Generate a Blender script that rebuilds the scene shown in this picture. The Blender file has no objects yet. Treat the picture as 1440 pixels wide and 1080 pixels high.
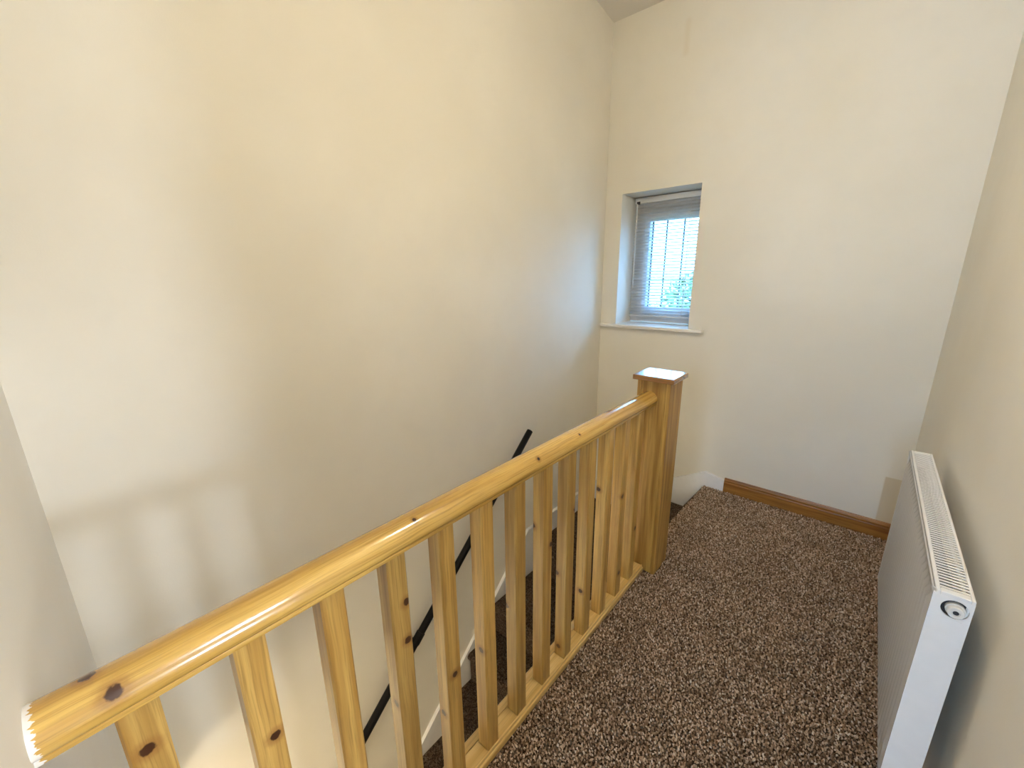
import bpy, bmesh, math, random
import numpy as np
from mathutils import Matrix, Vector
random.seed(7)
rng = np.random.default_rng(11)
S = bpy.context.scene
C = S.collection

# ------------------------------------------------------------------ camera
# metres; landing floor z = 0, x to the right, y towards the window wall
cam_d = bpy.data.cameras.new('camera')
cam = bpy.data.objects.new('camera', cam_d)
C.objects.link(cam)
right = Vector((0.75528684, 0.65531176, -0.01040611))
up = Vector((-0.15815054, 0.19764063, 0.96743299))
fwd = Vector((-0.63602688, 0.72904367, -0.25291327))
m = Matrix.Identity(4)
for i in range(3):
    m[i][0], m[i][1], m[i][2] = right[i], up[i], -fwd[i]
m[0][3], m[1][3], m[2][3] = 0.0, 0.0, 1.45
cam.matrix_world = m
cam_d.sensor_width = 36.0
cam_d.lens = 36.0 * 573.776 / 1440.0
cam_d.clip_start = 0.02
S.camera = cam

# ------------------------------------------------------------------ light
SKY = 6.0
LAMP = 38.0
DAY = 13.0
HALL = 5.5
DOWN_FILL = 20.0  # added fill lamp under the landing, lifts the low stairwell
BED = 17.0
world = bpy.data.worlds.new('world')
S.world = world
world.use_nodes = True
bg = world.node_tree.nodes['Background']
bg.inputs['Color'].default_value = (0.20, 0.52, 1.0, 1)
bg.inputs['Strength'].default_value = SKY

S.view_settings.view_transform = 'Standard'
S.view_settings.look = 'None'
S.view_settings.exposure = 1.6
S.view_settings.gamma = 1.0
S.view_settings.use_curve_mapping = False


def area_light(name, loc, rot, sx, sy, power, col, portal=False):
    d = bpy.data.lights.new(name, 'AREA')
    d.shape = 'RECTANGLE'
    d.size, d.size_y = sx, sy
    d.energy = power
    d.color = col
    o = bpy.data.objects.new(name, d)
    C.objects.link(o)
    o.location = loc
    o.rotation_euler = rot
    if portal:
        d.cycles.is_portal = True
    return o


# daylight of the bedroom window, opposite the near end of the banister
area_light('bedroom_window_daylight', (3.36, 0.50, 1.40), (0, math.radians(90), 0), 0.36, 0.36,
           DAY, (0.86, 0.93, 1.0))
# daylight of the hall window at the far end behind the camera
area_light('hall_window_daylight', (-0.06, -2.56, 1.75), (math.radians(90), 0, 0), 0.60, 1.20,
           HALL, (1.0, 0.91, 0.77))
# portal that guides the sky light through the landing window
area_light('landing_window_portal', (-1.19, 3.24, 1.55), (math.radians(-90), 0, 0), 0.53, 0.92,
           1.0, (1, 1, 1), portal=True)


# ------------------------------------------------------------------ materials
def new_mat(name):
    mt = bpy.data.materials.new(name)
    mt.use_nodes = True
    return mt, mt.node_tree.nodes, mt.node_tree.links, mt.node_tree.nodes['Principled BSDF']


def nd(ns, typ, **kw):
    n = ns.new(typ)
    for k, v in kw.items():
        if k in n.inputs:
            n.inputs[k].default_value = v
        else:
            setattr(n, k, v)
    return n


def math_n(ns, ls, op, a, b=None, clamp=False):
    n = ns.new('ShaderNodeMath')
    n.operation = op
    n.use_clamp = clamp
    for i, v in enumerate((a, b)):
        if v is None:
            continue
        if isinstance(v, (int, float)):
            n.inputs[i].default_value = v
        else:
            ls.new(v, n.inputs[i])
    return n.outputs[0]


def mixc(ns, ls, fac, a, b, typ='MIX'):
    n = ns.new('ShaderNodeMix')
    n.data_type = 'RGBA'
    n.blend_type = typ
    for sock, v in ((n.inputs[0], fac), (n.inputs[6], a), (n.inputs[7], b)):
        if isinstance(v, tuple):
            sock.default_value = v if len(v) == 4 else v + (1,)
        elif isinstance(v, (int, float)):
            sock.default_value = v
        else:
            ls.new(v, sock)
    return n.outputs[2]


def ramp(ns, ls, fac, stops):
    n = ns.new('ShaderNodeValToRGB')
    e = n.color_ramp.elements
    while len(e) < len(stops):
        e.new(0.5)
    for i, (p, c) in enumerate(stops):
        e[i].position = p
        e[i].color = c if len(c) == 4 else c + (1,)
    ls.new(fac, n.inputs[0])
    return n.outputs[0]


def map_range(ns, ls, v, a, b, c=0.0, d=1.0):
    n = ns.new('ShaderNodeMapRange')
    n.interpolation_type = 'SMOOTHSTEP'
    ls.new(v, n.inputs[0])
    for i, x in enumerate((a, b, c, d)):
        n.inputs[i + 1].default_value = x
    return n.outputs[0]


def wall_paint(name, col, patches=()):
    """matt emulsion with faint roller texture; patches = (x0, x1, z0, z1, colour, soft)"""
    mt, ns, ls, b = new_mat(name)
    tc = ns.new('ShaderNodeTexCoord')
    n1 = nd(ns, 'ShaderNodeTexNoise', Scale=1.3, Detail=4.0)
    n2 = nd(ns, 'ShaderNodeTexNoise', Scale=220.0, Detail=2.0)
    n3 = nd(ns, 'ShaderNodeTexNoise', Scale=9.0, Detail=5.0)
    for n in (n1, n2, n3):
        ls.new(tc.outputs['Object'], n.inputs['Vector'])
    dark = tuple(c * f for c, f in zip(col, (0.95, 0.94, 0.92)))
    c1 = mixc(ns, ls, map_range(ns, ls, n1.outputs[0], 0.35, 0.65), col, dark)
    c1 = mixc(ns, ls, map_range(ns, ls, n3.outputs[0], 0.45, 0.75, 0, 0.35), c1, tuple(c * 0.95 for c in col))
    if patches:
        sep = ns.new('ShaderNodeSeparateXYZ')
        ls.new(tc.outputs['Object'], sep.inputs[0])
        for (x0, x1, z0, z1, pc, soft) in patches:
            f = None
            for o, lo, hi in ((sep.outputs[0], x0, x1), (sep.outputs[2], z0, z1)):
                a = map_range(ns, ls, o, lo - soft, lo + soft)
                bb = map_range(ns, ls, o, hi - soft, hi + soft, 1.0, 0.0)
                ab = math_n(ns, ls, 'MULTIPLY', a, bb)
                f = ab if f is None else math_n(ns, ls, 'MULTIPLY', f, ab)
            c1 = mixc(ns, ls, f, c1, pc)
    ls.new(c1, b.inputs['Base Color'])
    b.inputs['Roughness'].default_value = 0.62
    b.inputs['Specular IOR Level'].default_value = 0.3
    bp = nd(ns, 'ShaderNodeBump', Strength=0.08, Distance=0.002)
    ls.new(n2.outputs[0], bp.inputs['Height'])
    ls.new(bp.outputs[0], b.inputs['Normal'])
    return mt


def wood(name, axis, light, dark, rough=0.3, coat=0.4, knots=0, fixed=(), paint_end=None, vary=0.25, coat_rough=0.13):
    """varnished softwood; grain along axis.  knots = how many object-property knots
    (knot_a, knot_b, ...) are read; fixed = [(x, y, z, radius)] in object space"""
    mt, ns, ls, b = new_mat(name)
    tc = ns.new('ShaderNodeTexCoord')
    oi = ns.new('ShaderNodeObjectInfo')
    sc = nd(ns, 'ShaderNodeVectorMath', operation='SCALE')
    sc.inputs[0].default_value = (3.1, 5.7, 9.3)
    ls.new(oi.outputs['Random'], sc.inputs['Scale'])
    off = nd(ns, 'ShaderNodeVectorMath', operation='ADD')
    ls.new(tc.outputs['Object'], off.inputs[0])
    ls.new(sc.outputs[0], off.inputs[1])

    # knots: distance field, squashed along the grain
    field = None
    centres = []
    for k in range(knots):
        at = ns.new('ShaderNodeAttribute')
        at.attribute_type = 'OBJECT'
        at.attribute_name = 'knot_' + 'abcd'[k]
        centres.append((at.outputs['Vector'], None, 0.0095))
    for f in fixed:
        centres.append((None, f[:3], f[3]))
    for src, pos, rad in centres:
        sub = nd(ns, 'ShaderNodeVectorMath', operation='SUBTRACT')
        ls.new(tc.outputs['Object'], sub.inputs[0])
        if src is None:
            sub.inputs[1].default_value = pos
        else:
            ls.new(src, sub.inputs[1])
        ln = nd(ns, 'ShaderNodeVectorMath', operation='LENGTH')
        ls.new(sub.outputs[0], ln.inputs[0])
        dv = math_n(ns, ls, 'DIVIDE', ln.outputs['Value'], rad)
        field = dv if field is None else math_n(ns, ls, 'MINIMUM', field, dv)

    mp = ns.new('ShaderNodeMapping')
    s3 = [95.0, 95.0, 95.0]
    s3[axis] = 1.6
    mp.inputs['Scale'].default_value = s3
    vec = off.outputs[0]
    wob = nd(ns, 'ShaderNodeTexNoise', Scale=5.0, Detail=2.0)
    ls.new(off.outputs[0], wob.inputs['Vector'])
    wsc = nd(ns, 'ShaderNodeVectorMath', operation='SCALE')
    wsc.inputs['Scale'].default_value = 0.010
    ls.new(wob.outputs['Color'], wsc.inputs[0])
    wad = nd(ns, 'ShaderNodeVectorMath', operation='ADD')
    ls.new(vec, wad.inputs[0])
    ls.new(wsc.outputs[0], wad.inputs[1])
    vec = wad.outputs[0]
    ls.new(vec, mp.inputs['Vector'])
    fine = nd(ns, 'ShaderNodeTexNoise', Scale=3.0, Detail=4.0, Roughness=0.6)
    ls.new(mp.outputs[0], fine.inputs['Vector'])
    mp2 = ns.new('ShaderNodeMapping')
    s3 = [24.0, 24.0, 24.0]
    s3[axis] = 0.8
    mp2.inputs['Scale'].default_value = s3
    ls.new(vec, mp2.inputs['Vector'])
    broad = nd(ns, 'ShaderNodeTexNoise', Scale=2.0, Detail=2.0)
    ls.new(mp2.outputs[0], broad.inputs['Vector'])
    mid = tuple((a + c) / 2 for a, c in zip(light, dark))
    c1 = ramp(ns, ls, broad.outputs[0], [(0.30, dark), (0.46, mid), (0.60, light)])
    c1 = mixc(ns, ls, map_range(ns, ls, fine.outputs[0], 0.45, 0.72, 0, 0.6), c1, tuple(c * 0.62 for c in dark))
    # board-to-board tone
    tone = map_range(ns, ls, oi.outputs['Random'], 0.0, 1.0, 1.0 - vary, 1.0)
    hs = ns.new('ShaderNodeHueSaturation')
    ls.new(tone, hs.inputs['Value'])
    ls.new(c1, hs.inputs['Color'])
    c1 = hs.outputs[0]
    if field is not None:
        kn = nd(ns, 'ShaderNodeTexNoise', Scale=140.0, Detail=2.0)
        ls.new(off.outputs[0], kn.inputs['Vector'])
        fj = math_n(ns, ls, 'ADD', field, math_n(ns, ls, 'MULTIPLY', math_n(ns, ls, 'SUBTRACT', kn.outputs[0], 0.5), 0.7))
        halo = map_range(ns, ls, fj, 1.0, 2.6, 0.6, 0.0)
        c1 = mixc(ns, ls, halo, c1, (0.30, 0.13, 0.03))
        core = map_range(ns, ls, fj, 0.75, 1.1, 1.0, 0.0)
        c1 = mixc(ns, ls, core, c1, (0.06, 0.020, 0.007))
    if paint_end is not None:
        sep = ns.new('ShaderNodeSeparateXYZ')
        ls.new(tc.outputs['Object'], sep.inputs[0])
        pm = ns.new('ShaderNodeMapping')
        pm.inputs['Scale'].default_value = (160, 18, 160)
        ls.new(tc.outputs['Object'], pm.inputs['Vector'])
        pn = nd(ns, 'ShaderNodeTexNoise', Scale=1.5, Detail=2.0)
        ls.new(pm.outputs[0], pn.inputs['Vector'])
        edge = math_n(ns, ls, 'ADD', sep.outputs[1], math_n(ns, ls, 'MULTIPLY', pn.outputs[0], -0.020))
        f = map_range(ns, ls, edge, paint_end - 0.0055, paint_end - 0.0045, 1.0, 0.0)
        c1 = mixc(ns, ls, f, c1, (0.86, 0.83, 0.78))
    ls.new(c1, b.inputs['Base Color'])
    b.inputs['Roughness'].default_value = rough
    b.inputs['Coat Weight'].default_value = coat
    b.inputs['Coat Roughness'].default_value = coat_rough
    bp = nd(ns, 'ShaderNodeBump', Strength=0.12, Distance=0.001)
    ls.new(fine.outputs[0], bp.inputs['Height'])
    ls.new(bp.outputs[0], b.inputs['Normal'])
    return mt


def carpet_mat(name, use_attr):
    mt, ns, ls, b = new_mat(name)
    tc = ns.new('ShaderNodeTexCoord')
    geo = ns.new('ShaderNodeNewGeometry')
    vo = nd(ns, 'ShaderNodeTexVoronoi', Scale=150.0)
    ls.new(geo.outputs['Position'], vo.inputs['Vector'])
    sep = ns.new('ShaderNodeSeparateColor')
    ls.new(vo.outputs['Color'], sep.inputs[0])
    f = sep.outputs[0]
    if use_attr:
        at = ns.new('ShaderNodeAttribute')
        at.attribute_name = 'fleck'
        f = at.outputs['Fac']
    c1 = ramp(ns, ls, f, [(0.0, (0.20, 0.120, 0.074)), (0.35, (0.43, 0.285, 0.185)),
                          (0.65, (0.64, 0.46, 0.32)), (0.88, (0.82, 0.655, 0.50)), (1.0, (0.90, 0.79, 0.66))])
    c1 = mixc(ns, ls, 1.0, c1, (1.0, 1.0, 1.0) if use_attr else (0.19, 0.18, 0.175), 'MULTIPLY')  # tuftless carpet: shade between tufts is put into its colour
    n1 = nd(ns, 'ShaderNodeTexNoise', Scale=6.0, Detail=3.0)
    ls.new(geo.outputs['Position'], n1.inputs['Vector'])
    c1 = mixc(ns, ls, map_range(ns, ls, n1.outputs[0], 0.35, 0.7, 0, 0.3), c1, (0.5, 0.5, 0.5), 'MULTIPLY')
    ls.new(c1, b.inputs['Base Color'])
    b.inputs['Roughness'].default_value = 0.95
    b.inputs['Specular IOR Level'].default_value = 0.1
    if not use_attr:
        bp = nd(ns, 'ShaderNodeBump', Strength=1.0, Distance=0.006)
        ls.new(vo.outputs['Distance'], bp.inputs['Height'])
        bp.invert = True
        ls.new(bp.outputs[0], b.inputs['Normal'])
    return mt


def plain(name, col, rough=0.4, metal=0.0, spec=0.5, noise=0.04, scale=30.0):
    mt, ns, ls, b = new_mat(name)
    tc = ns.new('ShaderNodeTexCoord')
    n1 = nd(ns, 'ShaderNodeTexNoise', Scale=scale, Detail=3.0)
    ls.new(tc.outputs['Object'], n1.inputs['Vector'])
    c1 = mixc(ns, ls, n1.outputs[0], tuple(min(1, c * (1 + noise)) for c in col), tuple(c * (1 - noise) for c in col))
    ls.new(c1, b.inputs['Base Color'])
    b.inputs['Roughness'].default_value = rough
    b.inputs['Metallic'].default_value = metal
    b.inputs['Specular IOR Level'].default_value = spec
    return mt


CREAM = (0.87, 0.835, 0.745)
M = {}
M['wall'] = wall_paint('cream_wall_paint', CREAM)
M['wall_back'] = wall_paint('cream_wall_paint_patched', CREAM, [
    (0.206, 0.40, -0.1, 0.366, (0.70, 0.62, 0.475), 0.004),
    (-1.108, -1.078, 2.74, 2.93, (0.83, 0.78, 0.67), 0.015)])
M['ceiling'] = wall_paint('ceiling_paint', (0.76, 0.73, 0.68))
M['trim_white'] = plain('white_gloss_paint', (0.91, 0.91, 0.92), 0.3)
M['sill_white'] = plain('sill_white_paint', (0.86, 0.83, 0.78), 0.35)
M['pvc'] = plain('white_pvc', (0.80, 0.81, 0.83), 0.3)
M['slat'] = plain('white_aluminium_slat', (0.84, 0.84, 0.84), 0.35)
_m = M['slat']
_n, _l = _m.node_tree.nodes, _m.node_tree.links
_t = _n.new('ShaderNodeBsdfTranslucent')
_t.inputs['Color'].default_value = (0.80, 0.80, 0.80, 1)
_x = _n.new('ShaderNodeMixShader')
_x.inputs[0].default_value = 0.14
_l.new(_n['Principled BSDF'].outputs[0], _x.inputs[1])
_l.new(_t.outputs[0], _x.inputs[2])
_l.new(_x.outputs[0], _n['Material Output'].inputs['Surface'])
M['cord'] = plain('white_cord', (0.8, 0.8, 0.8), 0.8)
M['dark_plastic'] = plain('dark_plastic', (0.05, 0.04, 0.045), 0.5)
M['black'] = plain('black_gloss_paint', (0.006, 0.0055, 0.006), 0.45, spec=0.2)
M['lead'] = plain('grey_glazing_bar', (0.16, 0.155, 0.16), 0.5)
M['rad'] = plain('white_radiator_enamel', (0.90, 0.89, 0.88), 0.25)
M['rad_shade'] = plain('radiator_inner_shade', (0.035, 0.035, 0.04), 0.8)  # shade inside the slots and plug hole, put in as near-black colour
M['steel'] = plain('galvanised_steel', (0.35, 0.35, 0.36), 0.45, 0.8)
M['plug'] = plain('white_plastic_plug', (0.78, 0.76, 0.73), 0.35)
M['carpet'] = carpet_mat('brown_carpet_shaded', False)
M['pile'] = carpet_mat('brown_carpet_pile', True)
PL, PD = (0.73, 0.47, 0.140), (0.47, 0.255, 0.055)
M['wood_z'] = wood('pine_vertical', 2, PL, PD, 0.33, 0.35, knots=3)
M['wood_newel'] = wood('pine_newel', 2, (0.64, 0.39, 0.10), (0.36, 0.175, 0.035), 0.42, 0.12, vary=0.35)
M['wood_rail'] = wood('pine_rail', 1, (0.71, 0.455, 0.120), (0.49, 0.275, 0.055), 0.2, 0.8, vary=0.0,
                      fixed=[(-0.713, -0.052, 0.940, 0.009), (-0.674, -0.032, 0.926, 0.010), (-0.673, 0.889, 0.930, 0.006),
                             (-0.679, 1.124, 0.932, 0.004), (-0.685, 0.454, 0.936, 0.005), (-0.713, 1.389, 0.941, 0.010)],
                      paint_end=-0.1075, coat_rough=0.09)
M['wood_base'] = wood('pine_base', 1, (0.86, 0.61, 0.24), (0.70, 0.44, 0.13), 0.3, 0.4, vary=0.1)
M['wood_skirt'] = wood('oak_stained_skirting', 0, (0.42, 0.19, 0.045), (0.22, 0.08, 0.016), 0.3, 0.4, vary=0.0)
M['wood_skirt_y'] = wood('oak_stained_skirting_side', 1, (0.42, 0.19, 0.045), (0.22, 0.08, 0.016), 0.3, 0.4, vary=0.0)
M['wood_cap'] = wood('newel_cap_wood', 0, (0.40, 0.20, 0.06), (0.26, 0.11, 0.03), 0.16, 0.9, vary=0.0)
M['leaf'] = plain('tree_leaf', (0.10, 0.17, 0.05), 0.6, noise=0.5, scale=3.0)
M['bark'] = plain('tree_bark', (0.10, 0.07, 0.05), 0.9, noise=0.3)
M['grass'] = plain('garden_grass', (0.12, 0.16, 0.06), 0.9, noise=0.3, scale=1.0)

mt, ns, ls, b = new_mat('window_glass')
b.inputs['Base Color'].default_value = (1, 1, 1, 1)
b.inputs['Roughness'].default_value = 0.0
b.inputs['IOR'].default_value = 1.02
b.inputs['Transmission Weight'].default_value = 1.0
M['glass'] = mt
mt, ns, ls, b = new_mat('lamp_globe')
b.inputs['Base Color'].default_value = (0.9, 0.88, 0.84, 1)
b.inputs['Emission Color'].default_value = (1.0, 0.86, 0.645, 1)
b.inputs['Emission Strength'].default_value = LAMP
M['globe'] = mt


# ------------------------------------------------------------------ mesh helpers
def link(name, bm, mat, parent=None, smooth=False):
    me = bpy.data.meshes.new(name)
    bmesh.ops.recalc_face_normals(bm, faces=bm.faces)
    if smooth:      # keep hard edges hard: caps and lips get their own vertices
        bmesh.ops.split_edges(bm, edges=[e for e in bm.edges if len(e.link_faces) == 2
                                         and e.calc_face_angle(0.0) > math.radians(38)])
    bm.to_mesh(me)
    bm.free()
    me.materials.append(M[mat] if isinstance(mat, str) else mat)
    if smooth:
        for p in me.polygons:
            p.use_smooth = True
    o = bpy.data.objects.new(name, me)
    C.objects.link(o)
    if parent is not None:
        o.parent = parent
    return o


def share(src, name, parent, loc=(0, 0, 0)):
    o = bpy.data.objects.new(name, src.data)
    C.objects.link(o)
    o.parent = parent
    o.location = loc
    return o


def box(bm, lo, hi, bev=0.0, seg=2):
    mm = Matrix.Translation([(a + c) / 2 for a, c in zip(lo, hi)]) @ Matrix.Diagonal(
        [abs(c - a) for a, c in zip(lo, hi)] + [1])
    r = bmesh.ops.create_cube(bm, size=1.0, matrix=mm)
    if bev:
        es = list({e for v in r['verts'] for e in v.link_edges})
        bmesh.ops.bevel(bm, geom=es, offset=bev, segments=seg, affect='EDGES', profile=0.5)
    return bm


def prism(bm, pts, axis, a0, a1):
    """polygon pts extruded along axis between a0 and a1; the two pts coords are the other axes in order"""
    def mk(p, a):
        c = list(p)
        c.insert(axis, a)
        return bm.verts.new(c)
    A = [mk(p, a0) for p in pts]
    B = [mk(p, a1) for p in pts]
    n = len(pts)
    bm.faces.new(A)
    bm.faces.new(B[::-1])
    for i in range(n):
        bm.faces.new((A[i], A[(i + 1) % n], B[(i + 1) % n], B[i]))
    return bm


def tube(bm, path, r, seg=10, cap=True):
    path = [Vector(p) for p in path]
    rings = []
    for i, p in enumerate(path):
        d = (path[min(i + 1, len(path) - 1)] - path[max(i - 1, 0)]).normalized()
        u = d.cross(Vector((0, 0, 1)))
        if u.length < 1e-4:
            u = Vector((1, 0, 0))
        u.normalize()
        w = d.cross(u)
        rr = r[i] if isinstance(r, (list, tuple)) else r
        rings.append([bm.verts.new(p + rr * (math.cos(2 * math.pi * k / seg) * u + math.sin(2 * math.pi * k / seg) * w))
                      for k in range(seg)])
    for a, c in zip(rings, rings[1:]):
        for k in range(seg):
            bm.faces.new((a[k], a[(k + 1) % seg], c[(k + 1) % seg], c[k]))
    if cap:
        bm.faces.new(rings[0][::-1])
        bm.faces.new(rings[-1])
    return bm


def lathe(bm, prof, centre, axis, seg=24):
    """prof = [(radius, along)]; axis 0/1/2"""
    rings = []
    for r, a in prof:
        ring = []
        for k in range(seg):
            t = 2 * math.pi * k / seg
            p = [r * math.cos(t), r * math.sin(t)]
            p.insert(axis, a)
            ring.append(bm.verts.new(Vector(p) + Vector(centre)))
        rings.append(ring)
    for a, c in zip(rings, rings[1:]):
        for k in range(seg):
            bm.faces.new((a[k], a[(k + 1) % seg], c[(k + 1) % seg], c[k]))
    bm.faces.new(rings[0][::-1])
    bm.faces.new(rings[-1])
    return bm


def empty(name, loc, label, cat, group=None):
    o = bpy.data.objects.new(name, None)
    C.objects.link(o)
    o.location = loc
    o.empty_display_size = 0.1
    o['label'] = label
    o['category'] = cat
    if group:
        o['group'] = group
    return o


def keep(o, par):
    """parent o to par leaving it where it was modelled (world coordinates)"""
    o.parent = par
    o.matrix_parent_inverse = Matrix.Translation(par.location).inverted()
    return o


def struct(o, label=None):
    o['kind'] = 'structure'
    if label:
        o['label'] = label
    return o


NB = bmesh.new

# ------------------------------------------------------------------ room shell
XL, XR, YB = -1.587, 0.292, 2.886
YN = -0.098           # near return wall
ZLOW = -2.70
WX0, WX1, WZ0, WZ1 = -1.460, -0.922, 1.100, 2.011   # window opening
HALL_X = -0.42
HALL_Y = -2.60


def ceil_z(y):
    return 3.074 + 0.13 * (YB - y)


bm = NB()
box(bm, (XL - 0.1, HALL_Y, ZLOW), (XL, YB + 0.30, 4.0))
struct(link('wall_left', bm, 'wall'), 'plain cream wall along the stairs behind the banister')

bm = NB()
Y0, Y1 = YB, YB + 0.30
box(bm, (XL, Y0, ZLOW), (XR + 0.1, Y1, WZ0 - 0.025))
box(bm, (XL, Y0, WZ1), (XR + 0.1, Y1, 3.6))
box(bm, (XL, Y0, WZ0 - 0.025), (WX0, Y1, WZ1))
box(bm, (WX1, Y0, WZ0 - 0.025), (XR + 0.1, Y1, WZ1))
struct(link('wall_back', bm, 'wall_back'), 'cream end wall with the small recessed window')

DY0, DY1, DZ = -0.62, 0.45, 2.02      # doorway to the bedroom, behind the camera's right
bm = NB()
box(bm, (XR, DY1, -0.30), (XR + 0.1, YB, 4.0))
box(bm, (XR, DY0, DZ), (XR + 0.1, DY1, 4.0))
box(bm, (XR, HALL_Y, -0.30), (XR + 0.1, DY0, 4.0))
box(bm, (XR, HALL_Y, ZLOW), (XR + 0.1, YB, -0.30))
struct(link('wall_right', bm, 'wall'), 'cream wall behind the radiator')

bm = NB()
prism(bm, [(XL, HALL_Y), (HALL_X, HALL_Y), (HALL_X, -0.114), (XL, -0.092)], 2, -0.28, 4.0)
struct(link('wall_near', bm, 'wall'), 'cream return wall where the handrail ends')

bm = NB()
hx0, hx1, hz0, hz1 = -0.36, 0.24, 1.15, 2.35
box(bm, (XL, HALL_Y - 0.1, ZLOW), (XR + 0.1, HALL_Y, hz0))
box(bm, (XL, HALL_Y - 0.1, hz1), (XR + 0.1, HALL_Y, 4.0))
box(bm, (XL, HALL_Y - 0.1, hz0), (hx0, HALL_Y, hz1))
box(bm, (hx1, HALL_Y - 0.1, hz0), (XR + 0.1, HALL_Y, hz1))
struct(link('wall_hall_end', bm, 'wall'))

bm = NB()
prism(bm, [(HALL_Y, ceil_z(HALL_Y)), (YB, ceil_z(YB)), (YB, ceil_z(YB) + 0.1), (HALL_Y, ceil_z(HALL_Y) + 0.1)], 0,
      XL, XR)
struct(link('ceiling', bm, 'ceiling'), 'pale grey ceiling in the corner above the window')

# stair side wall under the banister
bm = NB()
box(bm, (-0.752, HALL_Y, ZLOW), (-0.700, 1.76, -0.23))
box(bm, (-0.752, 1.76, ZLOW), (-0.700, 1.90, -0.23))
struct(link('wall_stair_side', bm, 'wall'))
bm = NB()
box(bm, (XL, HALL_Y, ZLOW - 0.1), (XR, YB, ZLOW))
struct(link('floor_lower_hall', bm, 'carpet'))

# bedroom beyond the doorway (daylight comes through its window)
BX = 3.40
bm = NB()
box(bm, (XR + 0.1, -1.6, 2.40), (BX + 0.1, 1.8, 2.50))
struct(link('ceiling_bedroom', bm, 'ceiling'))
bm = NB()
box(bm, (XR + 0.1, -1.6, -0.1), (BX + 0.1, 1.8, -0.002))
box(bm, (XR, DY0, -0.1), (XR + 0.1, DY1, -0.002))
struct(link('floor_bedroom', bm, 'carpet'))
bm = NB()
box(bm, (XR + 0.1, 1.8, -0.1), (BX + 0.1, 1.9, 2.5))
box(bm, (XR + 0.1, -1.7, -0.1), (BX + 0.1, -1.6, 2.5))
by0, by1, bz0, bz1 = 0.30, 0.70, 1.20, 1.60
box(bm, (BX, -1.6, -0.1), (BX + 0.1, by0, 2.5))
box(bm, (BX, by1, -0.1), (BX + 0.1, 1.8, 2.5))
box(bm, (BX, by0, -0.1), (BX + 0.1, by1, bz0))
box(bm, (BX, by0, bz1), (BX + 0.1, by1, 2.5))
struct(link('wall_bedroom', bm, 'wall'))
bm = NB()
for yy in (DY0 + 0.002, DY1 - 0.032):
    box(bm, (XR - 0.002, yy, 0.0), (XR + 0.102, yy + 0.03, DZ - 0.032))
box(bm, (XR - 0.002, DY0 + 0.002, DZ - 0.032), (XR + 0.102, DY1 - 0.002, DZ - 0.002))
struct(link('door_1', bm, 'trim_white'), 'white door lining of the bedroom doorway')

# ------------------------------------------------------------------ landing floor + carpet pile
bm = NB()
fp = [(-0.752, 1.760), (-0.764, 1.760), (-0.764, 1.919), (-0.742, 1.919), (-0.712, YB), (XR, YB),
      (XR, HALL_Y), (HALL_X, HALL_Y), (HALL_X, -0.114), (-0.752, -0.109)]
prism(bm, fp, 2, -0.23, 0.0)
edge = [e for e in bm.edges if all(v.co.z > -0.01 for v in e.verts)
        and all(v.co.y > 1.9 and v.co.x < -0.70 for v in e.verts) and abs(e.verts[0].co.y - e.verts[1].co.y) > 0.3]
bmesh.ops.bevel(bm, geom=edge, offset=0.018, segments=4, affect='EDGES', profile=0.5)
floor = struct(link('floor', bm, 'carpet'), 'landing floor with brown flecked carpet')


def pile(name, parent, x0, x1, y0, y1, pitch, inside, z=0.0):
    nx, ny = int((x1 - x0) / pitch), int((y1 - y0) / pitch)
    gx, gy = np.meshgrid(np.arange(nx), np.arange(ny))
    px = x0 + (gx.ravel() + 0.5 + rng.uniform(-.5, .5, nx * ny)) * pitch
    py = y0 + (gy.ravel() + 0.5 + rng.uniform(-.5, .5, nx * ny)) * pitch
    ok = inside(px, py)
    px, py = px[ok], py[ok]
    n = len(px)
    h = rng.uniform(0.005, 0.0105, n)
    r = rng.uniform(0.0030, 0.0047, n)
    a0 = rng.uniform(0, 2 * np.pi, n)
    lx, ly = rng.normal(0, 0.0022, n), rng.normal(0, 0.0022, n)
    co = np.zeros((n, 7, 3), np.float32)
    for k in range(3):
        t = a0 + k * 2 * np.pi / 3
        co[:, k, 0] = px + r * np.cos(t)
        co[:, k, 1] = py + r * np.sin(t)
        co[:, k, 2] = z - 0.001
        co[:, 3 + k, 0] = px + 0.6 * lx + 0.95 * r * np.cos(t + 0.5)
        co[:, 3 + k, 1] = py + 0.6 * ly + 0.95 * r * np.sin(t + 0.5)
        co[:, 3 + k, 2] = z + 0.62 * h
    co[:, 6, 0] = px + lx
    co[:, 6, 1] = py + ly
    co[:, 6, 2] = z + h
    tri = []
    for k in range(3):
        j = (k + 1) % 3
        tri += [(k, j, 3 + j), (k, 3 + j, 3 + k), (3 + k, 3 + j, 6)]
    tri = np.array(tri, np.int32)
    idx = (tri[None] + (np.arange(n, dtype=np.int32) * 7)[:, None, None]).reshape(-1)
    me = bpy.data.meshes.new(name)
    nt = n * len(tri)
    me.vertices.add(n * 7)
    me.vertices.foreach_set('co', co.ravel())
    me.loops.add(nt * 3)
    me.loops.foreach_set('vertex_index', idx)
    me.polygons.add(nt)
    me.polygons.foreach_set('loop_start', np.arange(nt, dtype=np.int32) * 3)
    me.polygons.foreach_set('loop_total', np.full(nt, 3, np.int32))
    me.polygons.foreach_set('use_smooth', np.ones(nt, bool))
    at = me.attributes.new('fleck', 'FLOAT', 'POINT')
    fl = np.repeat(np.clip(rng.beta(1.05, 1.35, n), 0, 1), 7).astype(np.float32)
    at.data.foreach_set('value', fl)
    me.update()
    me.validate()
    me.materials.append(M['pile'])
    o = bpy.data.objects.new(name, me)
    C.objects.link(o)
    o.parent = parent
    o['kind'] = 'stuff'
    return o


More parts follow.
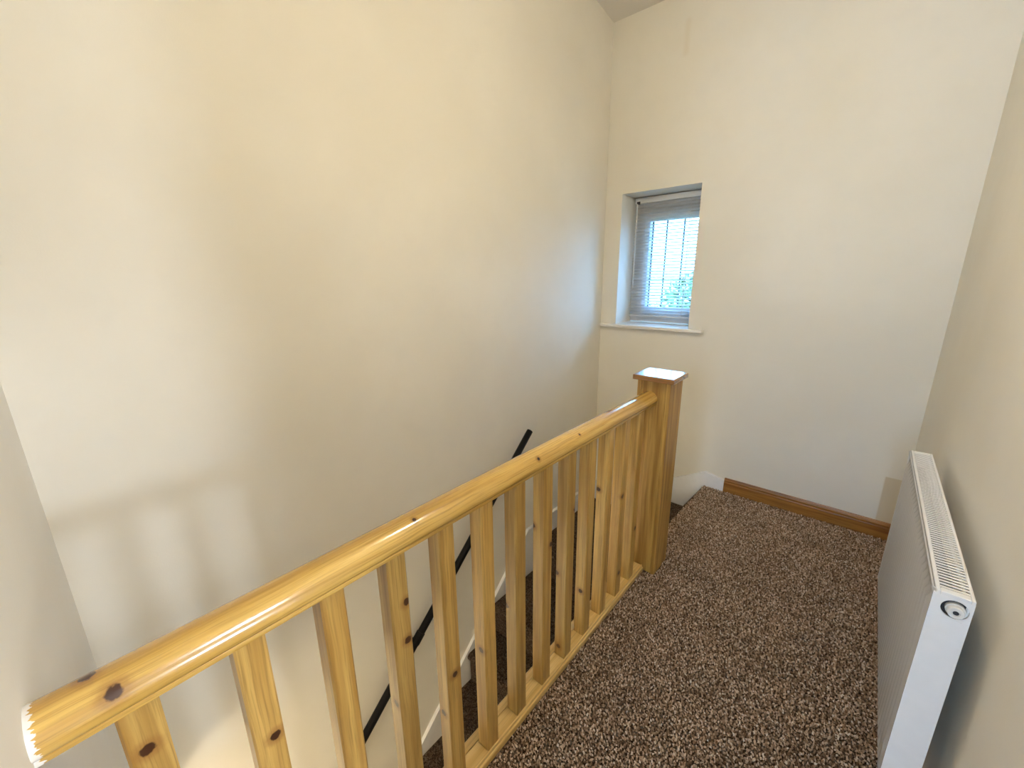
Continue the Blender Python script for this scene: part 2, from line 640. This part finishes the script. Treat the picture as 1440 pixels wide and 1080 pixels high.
def on_landing(x, y):
    edge_x = np.where(y > 1.919, -0.742 + 0.030 * (y - 1.919) / 0.967 + 0.012, -0.665)
    newel = (x < -0.609) & (y > 1.758) & (y < 1.922)
    return (x > edge_x) & ~newel & (y < YB - 0.020) & (x < XR - 0.016)


pile('carpet_pile', floor, -0.76, XR, 0.0, YB, 0.0070, on_landing)

# ------------------------------------------------------------------ skirtings and strings
SK = [(0.0, 0.0), (0.020, 0.0), (0.020, 0.070), (0.018, 0.074), (0.0145, 0.0755), (0.0145, 0.079), (0.0175, 0.0805),
      (0.0175, 0.086), (0.0135, 0.093), (0.010, 0.100), (0.0, 0.100)]
bm = NB()
prism(bm, [(YB - d, z) for d, z in SK], 0, -0.577, XR)
struct(link('baseboard_back', bm, 'wood_skirt'), 'brown stained wooden skirting board along the window wall')
bm = NB()
prism(bm, [(XR - d, z) for d, z in SK], 1, DY1 + 0.07, YB - 0.0205)
struct(link('baseboard_right', bm, 'wood_skirt_y'), 'wooden skirting board under the radiator')

# white string on the left wall: level beside the winders, then raking down with the flight
ST = 0.020
bm = NB()
top = [(YB, -0.262), (1.958, -0.262), (HALL_Y, -0.262 - 0.911 * (1.958 - HALL_Y))]
top = [(YB, -0.262), (1.958, -0.262), (-0.6, -0.262 - 0.911 * (1.958 + 0.6))]
bot = [(-0.6, top[2][1] - 0.42), (1.75, -0.262 - 0.911 * (1.958 - 1.75) - 0.42), (YB, -0.75)]
prism(bm, top + bot, 0, XL, XL + ST)
struct(link('trim_1', bm, 'trim_white'), 'white stair string running down the left wall')
bm = NB()
prism(bm, [(-0.577, 0.083), (-0.702, 0.110), (-0.93, -0.018), (XL + ST, -0.262), (XL + ST, -0.70), (-1.10, -0.60),
           (-0.73, -0.22), (-0.72, -0.005), (-0.577, -0.005)], 1, YB - ST, YB)
struct(link('trim_2', bm, 'trim_white'), 'white stair string on the window wall beside the newel')

# ------------------------------------------------------------------ staircase
stairs = empty('staircase', (-1.17, 1.5, ZLOW), 'brown carpeted stairs, shade put in their colour, winding down behind the banister', 'stairs')
RISE = 0.2083
XA, XB = XL + ST, -0.7535


def step_block(pts_top, nose_edges, z):
    """plan polygon pts (already including the nosing overhang) with rounded top edge"""
    bm = NB()
    prism(bm, pts_top, 2, z - 0.045, z)
    es = []
    for e in bm.edges:
        a, c = e.verts
        if abs(a.co.z - c.co.z) < 1e-5:
            for (p, q) in nose_edges:
                if {(round(a.co.x, 4), round(a.co.y, 4)), (round(c.co.x, 4), round(c.co.y, 4))} == \
                        {(round(p[0], 4), round(p[1], 4)), (round(q[0], 4), round(q[1], 4))}:
                    es.append(e)
    bmesh.ops.bevel(bm, geom=es, offset=0.019, segments=4, affect='EDGES', profile=0.5)
    return bm


zt = [-RISE * k for k in range(0, 14)]
W1 = [(-0.745, 1.925), (-0.715, YB - ST), (-1.23, YB - ST), (-0.768, 1.905)]
W2 = [(-0.768, 1.895), (-1.21, YB - ST), (XA, YB - ST), (XA, 2.06), (-0.768, 1.79)]
W3 = [(-0.768, 1.795), (XA, 2.085), (XA, 1.573), (-0.7535, 1.573), (-0.7535, 1.755), (-0.768, 1.757)]
for pts, ne, k in ((W1, [(W1[2], W1[3])], 1), (W2, [(W2[3], W2[4])], 2), (W3, [(W3[2], W3[3])], 3)):
    bm = step_block(pts, ne, zt[k])
    # riser body below, set back from the nosing
    cx = sum(p[0] for p in pts) / len(pts)
    cy = sum(p[1] for p in pts) / len(pts)
    (a, c) = ne[0]
    nrm = Vector((-(c[1] - a[1]), c[0] - a[0])).normalized()
    if nrm.dot(Vector((cx - a[0], cy - a[1]))) < 0:
        nrm = -nrm
    body = []
    for p in pts:
        if p in (a, c):
            body.append((p[0] + nrm.x * 0.022, p[1] + nrm.y * 0.022))
        else:
            body.append(p)
    prism(bm, body, 2, zt[k] - RISE - 0.10, zt[k] - 0.045)
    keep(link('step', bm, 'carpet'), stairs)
GO = 0.226
for j in range(9):
    k = 4 + j
    yn = 1.343 - GO * j
    z = zt[k]
    if z < ZLOW + 0.02:
        break
    bm = NB()
    n = 6
    prof = [(yn + 0.022 + 0.0 * i, z - 0.045) for i in range(1)]
    prof += [(yn + 0.022 - 0.022 * math.sin(math.pi * i / n), z - 0.0225 - 0.0225 * math.cos(math.pi * i / n)) for i in range(1, n)]
    prof += [(yn + 0.022, z), (yn + GO + 0.026, z), (yn + GO + 0.026, z - RISE - 0.10), (yn + 0.022, z - RISE - 0.10)]
    prism(bm, prof, 0, XA, XB)
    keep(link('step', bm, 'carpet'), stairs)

# ------------------------------------------------------------------ banister
ban = empty('banister', (-0.7045, 0.83, 0.0), 'varnished pine banister with square spindles and a capped newel post', 'banister')
# handrail profile (x offset, z)
xc, zc = -0.7045, 0.903
ra, rb, ex = 0.040, 0.0385, 2.0
half = []
for k in range(0, 21):
    t = math.radians(90 * k / 20)
    half.append((ra * math.cos(t) ** (2 / ex) if k < 20 else 0.0, rb * math.sin(t) ** (2 / ex)))
side = [(0.0210, -0.020), (0.0236, -0.020), (0.0315, -0.020), (0.0330, -0.0188), (0.0334, -0.0150), (0.0326, -0.0122),
        (0.0312, -0.0112), (0.0318, -0.0102), (0.0345, -0.0085), (0.0378, -0.0050)]
prof = [(xc + x, zc + z) for x, z in side + half]
prof += [(2 * xc - x, z) for x, z in prof[:-1][::-1]]
bm = NB()
prism(bm, prof, 1, -0.1105, 1.7625)
hr = keep(link('handrail', bm, 'wood_rail', smooth=True), ban)
hr['label'] = 'rounded golden pine handrail'

# base rail with a channel
xs0, xs1 = -0.7255, -0.6775
bp = [(-0.667, 0.0), (-0.667, 0.019), (-0.6685, 0.022), (-0.671, 0.0235), (-0.6722, 0.0245), (-0.6726, 0.032), (-0.674, 0.034),
      (xs1, 0.034), (xs1, 0.022), (xs0, 0.022), (xs0, 0.034), (-0.7500, 0.034), (-0.752, 0.032), (-0.752, 0.0)]
bm = NB()
prism(bm, bp, 1, -0.107, 1.760)
base = keep(link('base_rail', bm, 'wood_base'), ban)
base['label'] = 'pale pine base rail'

BAL = {}
knots = {1: [(0.006, -0.0235, 0.408)], 0: [(0.0235, 0.001, 0.437), (-0.004, -0.0235, 0.305)],
         -1: [(0.0235, 0.016, 0.754), (0.0235, 0.011, 0.653), (0.005, -0.0235, 0.482)],
         3: [(-0.022, -0.0235, 0.666), (0.0235, 0.017, 0.594)],
         4: [(0.0235, 0.022, 0.656), (-0.018, -0.0235, 0.400), (-0.004, -0.0235, 0.074)],
         5: [(0.003, -0.0235, 0.237)], 6: [(-0.012, -0.0235, 0.622)], 8: [(0.0235, 0.010, 0.30)],
         -4: [(0.0235, -0.002, 0.806)], -3: [(0.0235, 0.009, 0.669)], 7: [(0.0235, 0.0, 0.145), (0.0235, -0.012, 0.537)],
         2: [(-0.018, -0.0235, 0.45)]}
bm = NB()
hw = 0.0235
ch = 0.0035
octo = [(-hw + ch, -hw), (hw - ch, -hw), (hw, -hw + ch), (hw, hw - ch), (hw - ch, hw), (-hw + ch, hw), (-hw, hw - ch), (-hw, -hw + ch)]
prism(bm, octo, 2, 0.0222, 0.8840)
proto = None
BX0 = -0.7015
ys = {}
for i in range(-4, 9):
    y = 0.673 + 0.138 * (i - 1)
    ys[i] = y
    loc = (BX0 - ban.location.x, y - ban.location.y, 0)
    if proto is None:
        proto = link('baluster', bm, 'wood_z', ban)
        o = proto
        o.location = loc
    else:
        o = share(proto, 'baluster', ban, loc)
    kk = knots.get(i, []) + [(5.0, 5.0, 5.0)] * 3
    for nm, p in zip('abc', kk):
        o['knot_' + nm] = [float(v) for v in p]
# spacers lying in the channel between the spindles
bm = NB()
box(bm, (-0.0236, -0.0452, 0.0222), (0.0236, 0.0452, 0.0315), 0.0012, 1)
sp = None
for i in range(-4, 9):
    a = ys[i] + hw
    c = ys[i + 1] - hw if i < 8 else 1.7595
    mid = (a + c) / 2
    loc = (BX0 - 0.0, mid, 0.0)
    if sp is None:
        sp = link('spacer', bm, 'wood_base')
        o = sp
    else:
        o = bpy.data.objects.new('spacer', sp.data)
        C.objects.link(o)
    o.location = loc
    o.scale = (1, (c - a) / 0.091, 1)
    o.parent = base
    o.matrix_parent_inverse = Matrix.Translation(ban.location).inverted() @ Matrix.Identity(4)
    o.matrix_parent_inverse = base.matrix_parent_inverse.copy() if False else Matrix.Identity(4)

# newel post: core boxed in by four boards, flat bevelled cap
NX0, NX1, NY0, NY1 = -0.764, -0.6116, 1.7616, 1.918
ZN = 0.990
bm = NB()
box(bm, (NX0 + 0.019, NY0 + 0.019, 0.0), (NX1 - 0.019, NY1 - 0.019, ZN))
newel = keep(link('newel_post', bm, 'wood_newel'), ban)
newel['label'] = 'square boxed newel post'
T = 0.0185
for lo, hi in (((NX1 - T, NY0, 0.0), (NX1, NY1, ZN)), ((NX0, NY0, 0.0), (NX0 + T, NY1, ZN)),
               ((NX0 + T + 0.0008, NY0 + 0.0045, 0.0), (NX1 - T - 0.0008, NY0 + T, ZN)),
               ((NX0 + T + 0.0006, NY1 - T, 0.0), (NX1 - T - 0.0006, NY1 - 0.002, ZN))):
    bm = NB()
    box(bm, lo, hi, 0.0022, 2)
    link('board', bm, 'wood_newel', newel)
bm = NB()
c0, c1, z0, z1 = 0.0, 0.0185, ZN, 1.0135
box(bm, (NX0 - c1, NY0 - c1, z0), (NX1 + c1, NY1 + c1 - 0.008, z1), 0.004, 3)
cap = link('newel_cap', bm, 'wood_cap', newel)
cap['label'] = 'glossy flat brown newel cap'

# ------------------------------------------------------------------ black wall handrail
wr = empty('wall_handrail', (-1.53, 1.3, -0.1), 'round black handrail fixed to the left wall above the stairs', 'handrail')
top_p = Vector((-1.53, 1.925, 0.497))
dirv = Vector((0, -1.0, -0.929)).normalized()
bm = NB()
tube(bm, [top_p, top_p + dirv * 0.002, top_p + dirv * 3.4], [0.0185, 0.0200, 0.0200], 20)
keep(link('rail', bm, 'black', smooth=True), wr)
for d in (0.28, 1.290, 2.35):
    c = top_p + dirv * d
    bm = NB()
    tube(bm, [c - dirv * 0.028, c + dirv * 0.028], 0.0235, 16)
    below = c + Vector((0, 0, -0.030))
    tube(bm, [c + Vector((0, 0, -0.014)), below, below + Vector((-0.012, 0, -0.028)), Vector((XL + 0.004, below.y, below.z - 0.036))], 0.007, 8)
    lathe(bm, [(0.026, 0.0), (0.026, 0.004), (0.020, 0.007)], (XL, below.y, below.z - 0.036), 0, 16)
    keep(link('bracket', bm, 'black'), wr)

# ------------------------------------------------------------------ window
win = bpy.data.objects.new('window_1', None)
C.objects.link(win)
win.location = ((WX0 + WX1) / 2, YB, WZ0)
struct(win, 'small recessed window with white frame behind a blind')
FY0, FY1 = 3.130, 3.186


def ring(bm, x0, x1, z0, z1, wl, wr_, wb, wt, y0, y1, bev=0.003):
    box(bm, (x0, y0, z0), (x0 + wl, y1, z1), bev, 1)
    box(bm, (x1 - wr_, y0, z0), (x1, y1, z1), bev, 1)
    box(bm, (x0 + wl, y0, z0), (x1 - wr_, y1, z0 + wb), bev, 1)
    box(bm, (x0 + wl, y0, z1 - wt), (x1 - wr_, y1, z1), bev, 1)


bm = NB()
ring(bm, WX0, WX1, WZ0, WZ1, 0.060, 0.030, 0.048, 0.090, FY0, FY1)
keep(link('frame', bm, 'pvc'), win)
bm = NB()
sx0, sx1, sz0, sz1 = WX0 + 0.060, WX1 - 0.030, WZ0 + 0.048, WZ1 - 0.090
ring(bm, sx0, sx1, sz0, sz1, 0.062, 0.036, 0.066, 0.078, FY0 - 0.012, FY1 - 0.006)
sash = keep(link('sash', bm, 'pvc'), win)
gx0, gx1, gz0, gz1 = sx0 + 0.062, sx1 - 0.036, sz0 + 0.066, sz1 - 0.078
bm = NB()
box(bm, (gx0, 3.155, gz0), (gx1, 3.159, gz1))
keep(link('pane', bm, 'glass'), win)
vx = [-1.326, -1.222, -1.098]
for x in vx:
    bm = NB()
    box(bm, (x - 0.0055, 3.145, gz0), (x + 0.0055, 3.1545, gz1))
    keep(link('glazing_bar', bm, 'lead'), win)
for z in (gz0 + (gz1 - gz0) / 3,):
    bm = NB()
    box(bm, (gx0, 3.146, z - 0.0035), (gx1, 3.1535, z + 0.0035))
    keep(link('glazing_bar', bm, 'lead'), win)
bm = NB()
box(bm, (XL + 0.012, YB - 0.042, WZ0 - 0.024), (-0.818, YB - 0.0005, WZ0), 0.006, 3)
box(bm, (WX0 + 0.001, YB - 0.0005, WZ0 - 0.024), (WX1 - 0.001, FY0 - 0.001, WZ0))
sill = keep(link('window_sill', bm, 'sill_white'), win)
sill['label'] = 'cream window sill board'

# ------------------------------------------------------------------ venetian blind
bl = empty('venetian_blind', (-1.19, 3.085, 1.10), 'white slatted venetian blind hanging in the small window recess', 'blind')
bx0, bx1 = -1.442, -0.940
YS = 3.088
bm = NB()
box(bm, (bx0 - 0.004, YS - 0.018, 1.966), (bx1 + 0.004, YS + 0.018, 2.004), 0.002, 1)
hd = keep(link('headrail', bm, 'slat'), bl)
bm = NB()
box(bm, (bx0 + 0.012, YS - 0.023, 1.958), (bx0 + 0.036, YS - 0.0185, 1.979), 0.001, 1)
keep(link('tilt_mechanism', bm, 'dark_plastic'), bl)
bm = NB()
n = 6
tilt = math.radians(26)
A, Bv = [], []
for side, x in ((A, bx0), (Bv, bx1)):
    for i in range(n + 1):
        t = -1 + 2 * i / n
        yy, zz = 0.0125 * t, 0.0022 * (1 - t * t)
        y2 = yy * math.cos(tilt) - zz * math.sin(tilt)
        z2 = yy * math.sin(tilt) + zz * math.cos(tilt)
        side.append(bm.verts.new((x, y2, z2)))
for i in range(n):
    bm.faces.new((A[i], A[i + 1], Bv[i + 1], Bv[i]))
bmesh.ops.solidify(bm, geom=bm.faces[:], thickness=0.0006)
slat = None
PITCH = 0.0220
nz = 36
for i in range(nz):
    z = 1.945 - PITCH * i
    loc = (0 - bl.location.x, YS - bl.location.y, z - bl.location.z)
    if slat is None:
        slat = link('slat', bm, 'slat', bl, smooth=True)
        slat.location = loc
    else:
        share(slat, 'slat', bl, loc)
zb = 1.945 - PITCH * nz
bm = NB()
box(bm, (bx0, YS - 0.0125, zb - 0.008), (bx1, YS + 0.0125, zb + 0.004), 0.003, 2)
keep(link('bottom_rail', bm, 'slat'), bl)
for x in (-1.352, -1.040):
    bm = NB()
    for dy in (-0.0155, 0.0155):
        box(bm, (x - 0.002, YS + dy - 0.0006, zb), (x + 0.002, YS + dy + 0.0006, 1.966))
    keep(link('ladder_cord', bm, 'cord'), bl)
bm = NB()
tube(bm, [(bx0 + 0.018, YS - 0.026, 1.962), (bx0 + 0.022, YS - 0.030, 1.36)], 0.0042, 8)
keep(link('tilt_wand', bm, 'cord', smooth=True), bl)

# ------------------------------------------------------------------ radiator
rad = empty('radiator', (0.24, 1.57, 0.25), 'white ribbed panel radiator with slotted top grille on the right wall', 'radiator')
RY0, RY1, RZ0, RZ1 = 1.114, 2.030, 0.250, 0.813
RF, RB = 0.190, 0.252
# ribbed front panel
bm = NB()
ribs = 27
ppr = 8
y_in0, y_in1 = RY0 + 0.022, RY1 - 0.022
rows = [(RZ0, 0.0), (RZ0 + 0.006, 0.55), (RZ0 + 0.022, 1.0), (RZ1 - 0.046, 1.0), (RZ1 - 0.030, 0.0), (RZ1 - 0.014, 0.0), (RZ1 - 0.006, 0.0),
        (RZ1 - 0.001, 0.0), (RZ1, 0.0)]
grid = []
ycols = [RY0 + 0.002, RY0 + 0.010] + [y_in0 + (y_in1 - y_in0) * i / (ribs * ppr) for i in range(ribs * ppr + 1)] + [RY1 - 0.010, RY1 - 0.002]
for zi, (z, amp) in enumerate(rows):
    rowv = []
    for j, y in enumerate(ycols):
        if 2 <= j < len(ycols) - 2:
            ph = ((j - 2) % ppr) / ppr
            g = (0.5 - 0.5 * math.cos(2 * math.pi * ph)) ** 0.7
        else:
            g = 0.0
        x = RF + 0.0060 - 0.0065 * amp * g
        if zi >= 5:
            x = RF + (0.0015, -0.001, -0.0005, 0.0025)[zi - 5]
        if j in (0, len(ycols) - 1):
            x = max(x, RF + 0.006)
        rowv.append(bm.verts.new((x, y, z)))
    grid.append(rowv)
for a, c in zip(grid, grid[1:]):
    for j in range(len(ycols) - 1):
        bm.faces.new((a[j], a[j + 1], c[j + 1], c[j]))
bmesh.ops.solidify(bm, geom=bm.faces[:], thickness=0.003)
fp_ = keep(link('front_panel', bm, 'rad', smooth=True), rad)
fp_['label'] = 'ribbed front panel'
bm = NB()
box(bm, (RB - 0.010, RY0 + 0.004, RZ0), (RB - 0.003, RY1 - 0.004, RZ1 - 0.022), 0.002, 1)
keep(link('back_panel', bm, 'rad'), rad)
bm = NB()
box(bm, (RF + 0.013, RY0 + 0.008, RZ0 + 0.03), (RB - 0.012, RY1 - 0.008, RZ1 - 0.055))
keep(link('convector_core', bm, 'rad_shade'), rad)
# top grille: frame and cross bars
bm = NB()
gz0_, gz1_ = RZ1 - 0.008, RZ1
box(bm, (RF + 0.0050, RY0, gz0_), (RF + 0.0120, RY1, gz1_ + 0.0006), 0.0015, 1)
box(bm, (RB - 0.0060, RY0, gz0_ - 0.006), (RB, RY1, gz1_), 0.002, 2)
box(bm, (RF + 0.0120, RY0, gz0_), (RB - 0.006, RY0 + 0.016, gz1_), 0.0015, 1)
box(bm, (RF + 0.0120, RY1 - 0.016, gz0_), (RB - 0.006, RY1, gz1_), 0.0015, 1)
gr = keep(link('top_grille', bm, 'rad'), rad)
gr['label'] = 'slotted top grille'
bm = NB()
nb = 74
gp = (RY1 - RY0 - 0.032) / nb
box(bm, (RF + 0.0118, -0.0030, -0.0016), (RB - 0.0058, 0.0030, 0.0), 0.0004, 1)
bar = None
for i in range(nb):
    loc = (0, RY0 + 0.016 + gp * (i + 0.5), RZ1 - 0.0008)
    if bar is None:
        bar = link('grille_bar', bm, 'rad', gr)
        bar.location = loc
    else:
        share(bar, 'grille_bar', gr, loc)
# end panels, the near one with the round opening and the vent plug
HY, HX, HZ, HR = RY0, 0.2270, 0.7800, 0.0205


def end_panel(y0, y1, hole):
    bm = NB()
    x0, x1, z0, z1 = RF + 0.0015, RB, RZ0, RZ1 - 0.007
    if not hole:
        box(bm, (x0, y0, z0), (x1, y1, z1), 0.002, 2)
        return bm
    n = 32
    for yy, flip in ((y0, False), (y1, True)):
        pass
    zc0, zc1 = HZ - 0.0240, z1      # square zone round the hole
    def sq(t):
        # point on the rectangle border x0..x1, zc0..zc1 in the direction t from hole centre
        dx, dz = math.cos(t), math.sin(t)
        k = 1e9
        if dx > 1e-9: k = min(k, (x1 - HX) / dx)
        if dx < -1e-9: k = min(k, (x0 - HX) / dx)
        if dz > 1e-9: k = min(k, (zc1 - HZ) / dz)
        if dz < -1e-9: k = min(k, (zc0 - HZ) / dz)
        return HX + dx * k, HZ + dz * k
    angs = [2 * math.pi * i / n for i in range(n)]
    for cxn, czn in ((x0, zc0), (x1, zc0), (x0, zc1), (x1, zc1)):
        angs.append(math.atan2(czn - HZ, cxn - HX) % (2 * math.pi))
    angs = sorted(angs)
    n = len(angs)
    hr_ = min(HR, zc1 - HZ - 0.0006)
    rings_ = []
    for yy in (y0, y1):
        inner = [bm.verts.new((HX + hr_ * math.cos(t), yy, HZ + hr_ * math.sin(t))) for t in angs]
        outer = [bm.verts.new((sq(t)[0], yy, sq(t)[1])) for t in angs]
        for i in range(n):
            j = (i + 1) % n
            bm.faces.new((inner[i], inner[j], outer[j], outer[i]))
        rings_.append((inner, outer))
    for i in range(n):
        j = (i + 1) % n
        bm.faces.new((rings_[0][0][i], rings_[0][0][j], rings_[1][0][j], rings_[1][0][i]))
        bm.faces.new((rings_[0][1][i], rings_[0][1][j], rings_[1][1][j], rings_[1][1][i]))
    box(bm, (x0, y0, z0), (x1, y1, zc0 - 0.0001))
    return bm


ep = keep(link('end_panel', end_panel(RY0, RY0 + 0.004, True), 'rad'), rad)
keep(link('end_panel', end_panel(RY1 - 0.004, RY1, False), 'rad'), rad)
bm = NB()
lathe(bm, [(0.0200, 0.008), (0.0200, 0.0095)], (HX, RY0, HZ), 1, 28)
keep(link('valve_recess', bm, 'rad_shade'), rad)
bm = NB()
lathe(bm, [(0.0150, 0.008), (0.0150, 0.001), (0.0142, 0.000), (0.0112, 0.000), (0.0112, -0.003), (0.0128, -0.003),
           (0.0128, -0.009), (0.0118, -0.0105), (0.0065, -0.0105), (0.0055, -0.009), (0.0001, -0.009)], (HX + 0.001, RY0, HZ - 0.001), 1, 28)
plug = keep(link('vent_plug', bm, 'plug'), rad)
bm = NB()
lathe(bm, [(0.0045, -0.0085), (0.0045, -0.0096), (0.003, -0.0098)], (HX + 0.001, RY0, HZ - 0.001), 1, 16)
pc = link('plug_socket', bm, 'rad_shade', plug)
for yb_ in (RY0 + 0.30, RY1 - 0.20):
    bm = NB()
    box(bm, (RB - 0.004, yb_ - 0.02, RZ0 + 0.06), (RB, yb_ + 0.02, RZ1 - 0.07))
    box(bm, (RB, yb_ - 0.015, RZ0 + 0.08), (XR, yb_ + 0.015, RZ0 + 0.12))
    box(bm, (RB, yb_ - 0.015, RZ1 - 0.30), (XR, yb_ + 0.015, RZ1 - 0.26))
    box(bm, (XR - 0.003, yb_ - 0.02, RZ0 + 0.05), (XR, yb_ + 0.02, RZ1 - 0.25))
    keep(link('wall_bracket', bm, 'steel'), rad)

# ------------------------------------------------------------------ ceiling lamp over the landing (above the frame)
LX, LY = -0.22, 1.10
LZ = ceil_z(LY)
lamp = empty('ceiling_lamp', (LX, LY, LZ), 'white globe lamp hanging from the ceiling over the landing', 'lamp')
bm = NB()
lathe(bm, [(0.05, 0.02), (0.05, -0.012), (0.03, -0.022)], (LX, LY, LZ), 2, 24)
keep(link('ceiling_rose', bm, 'trim_white'), lamp)
bm = NB()
tube(bm, [(LX, LY, LZ - 0.02), (LX, LY, 2.28)], 0.004, 8)
keep(link('flex', bm, 'cord'), lamp)
bm = NB()
bmesh.ops.create_icosphere(bm, subdivisions=3, radius=0.075, matrix=Matrix.Translation((LX, LY, 2.22)))
keep(link('globe', bm, 'globe', smooth=True), lamp)

# added fill lamp below the landing, unseen, brightens the low stairwell wall
dl = empty('stairwell_fill_lamp', (-1.10, -0.90, -0.29), 'added unseen globe lamp filling the lower stairwell with light', 'lamp')
bm = NB()
lathe(bm, [(0.05, 0.005), (0.05, -0.012), (0.03, -0.30), (0.008, -0.31)], (-1.10, -0.90, -0.285), 2, 24)
keep(link('fill_lamp_holder', bm, 'trim_white'), dl)
bm = NB()
bmesh.ops.create_icosphere(bm, subdivisions=3, radius=0.12, matrix=Matrix.Translation((-1.10, -0.90, -0.70)))
gm = M['globe'].copy()
gm.name = 'stairwell_fill_globe'
gm.node_tree.nodes['Principled BSDF'].inputs['Emission Strength'].default_value = DOWN_FILL
keep(link('globe', bm, gm, smooth=True), dl)

# bedroom ceiling lamp seen only as a glint along the banister
bd = empty('bedroom_lamp', (1.65, 0.72, 2.398), 'large square white panel lamp on the bedroom ceiling', 'lamp')
bm = NB()
box(bm, (1.34, 0.28, 2.37), (1.96, 1.16, 2.398), 0.004, 1)
keep(link('lamp_body', bm, 'trim_white'), bd)
bm = NB()
box(bm, (1.36, 0.30, 2.335), (1.94, 1.14, 2.369), 0.010, 2)
gm = M['globe'].copy()
gm.name = 'batten_diffuser'
gb = gm.node_tree.nodes['Principled BSDF']
gb.inputs['Emission Strength'].default_value = BED
gb.inputs['Emission Color'].default_value = (0.93, 0.95, 1.0, 1)
keep(link('diffuser', bm, gm), bd)

# ------------------------------------------------------------------ garden outside the window
bm = NB()
box(bm, (-40, YB + 0.35, -3.2), (40, 60, -3.0))
struct(link('ground', bm, 'grass'))


def tree(x, y, h, rad_, label):
    t = empty('garden_tree', (x, y, -3.0), label, 'tree', 'trees outside the window')
    bm = NB()
    tube(bm, [(x, y, -3.0), (x + 0.1, y, -3.0 + h * 0.5), (x, y, -3.0 + h * 0.8)], [0.22, 0.16, 0.05], 8)
    keep(link('trunk', bm, 'bark'), t)
    n = 2600
    v, f = [], []
    for i in range(n):
        d = Vector((random.gauss(0, 1), random.gauss(0, 1), random.gauss(0, 1))).normalized()
        rr = rad_ * random.random() ** 0.4
        p = Vector((x, y, -3.0 + h * 0.62)) + Vector((d.x * rr, d.y * rr, d.z * rr * 1.15))
        a = Vector((random.gauss(0, 1), random.gauss(0, 1), random.gauss(0, 1))).normalized()
        c = a.cross(d).normalized()
        s = random.uniform(0.10, 0.2)
        k = len(v)
        v += [p - a * s, p + c * s * 0.5, p + a * s, p - c * s * 0.5]
        f.append((k, k + 1, k + 2, k + 3))
    me = bpy.data.meshes.new('foliage')
    me.from_pydata([tuple(q) for q in v], [], f)
    me.materials.append(M['leaf'])
    o = bpy.data.objects.new('foliage', me)
    C.objects.link(o)
    keep(o, t)
    o['kind'] = 'stuff'


tree(-8.6, 16.0, 4.6, 1.9, 'left leafy green tree seen faintly through the blind')
tree(-4.4, 15.0, 4.3, 1.7, 'right leafy green tree seen faintly through the blind')
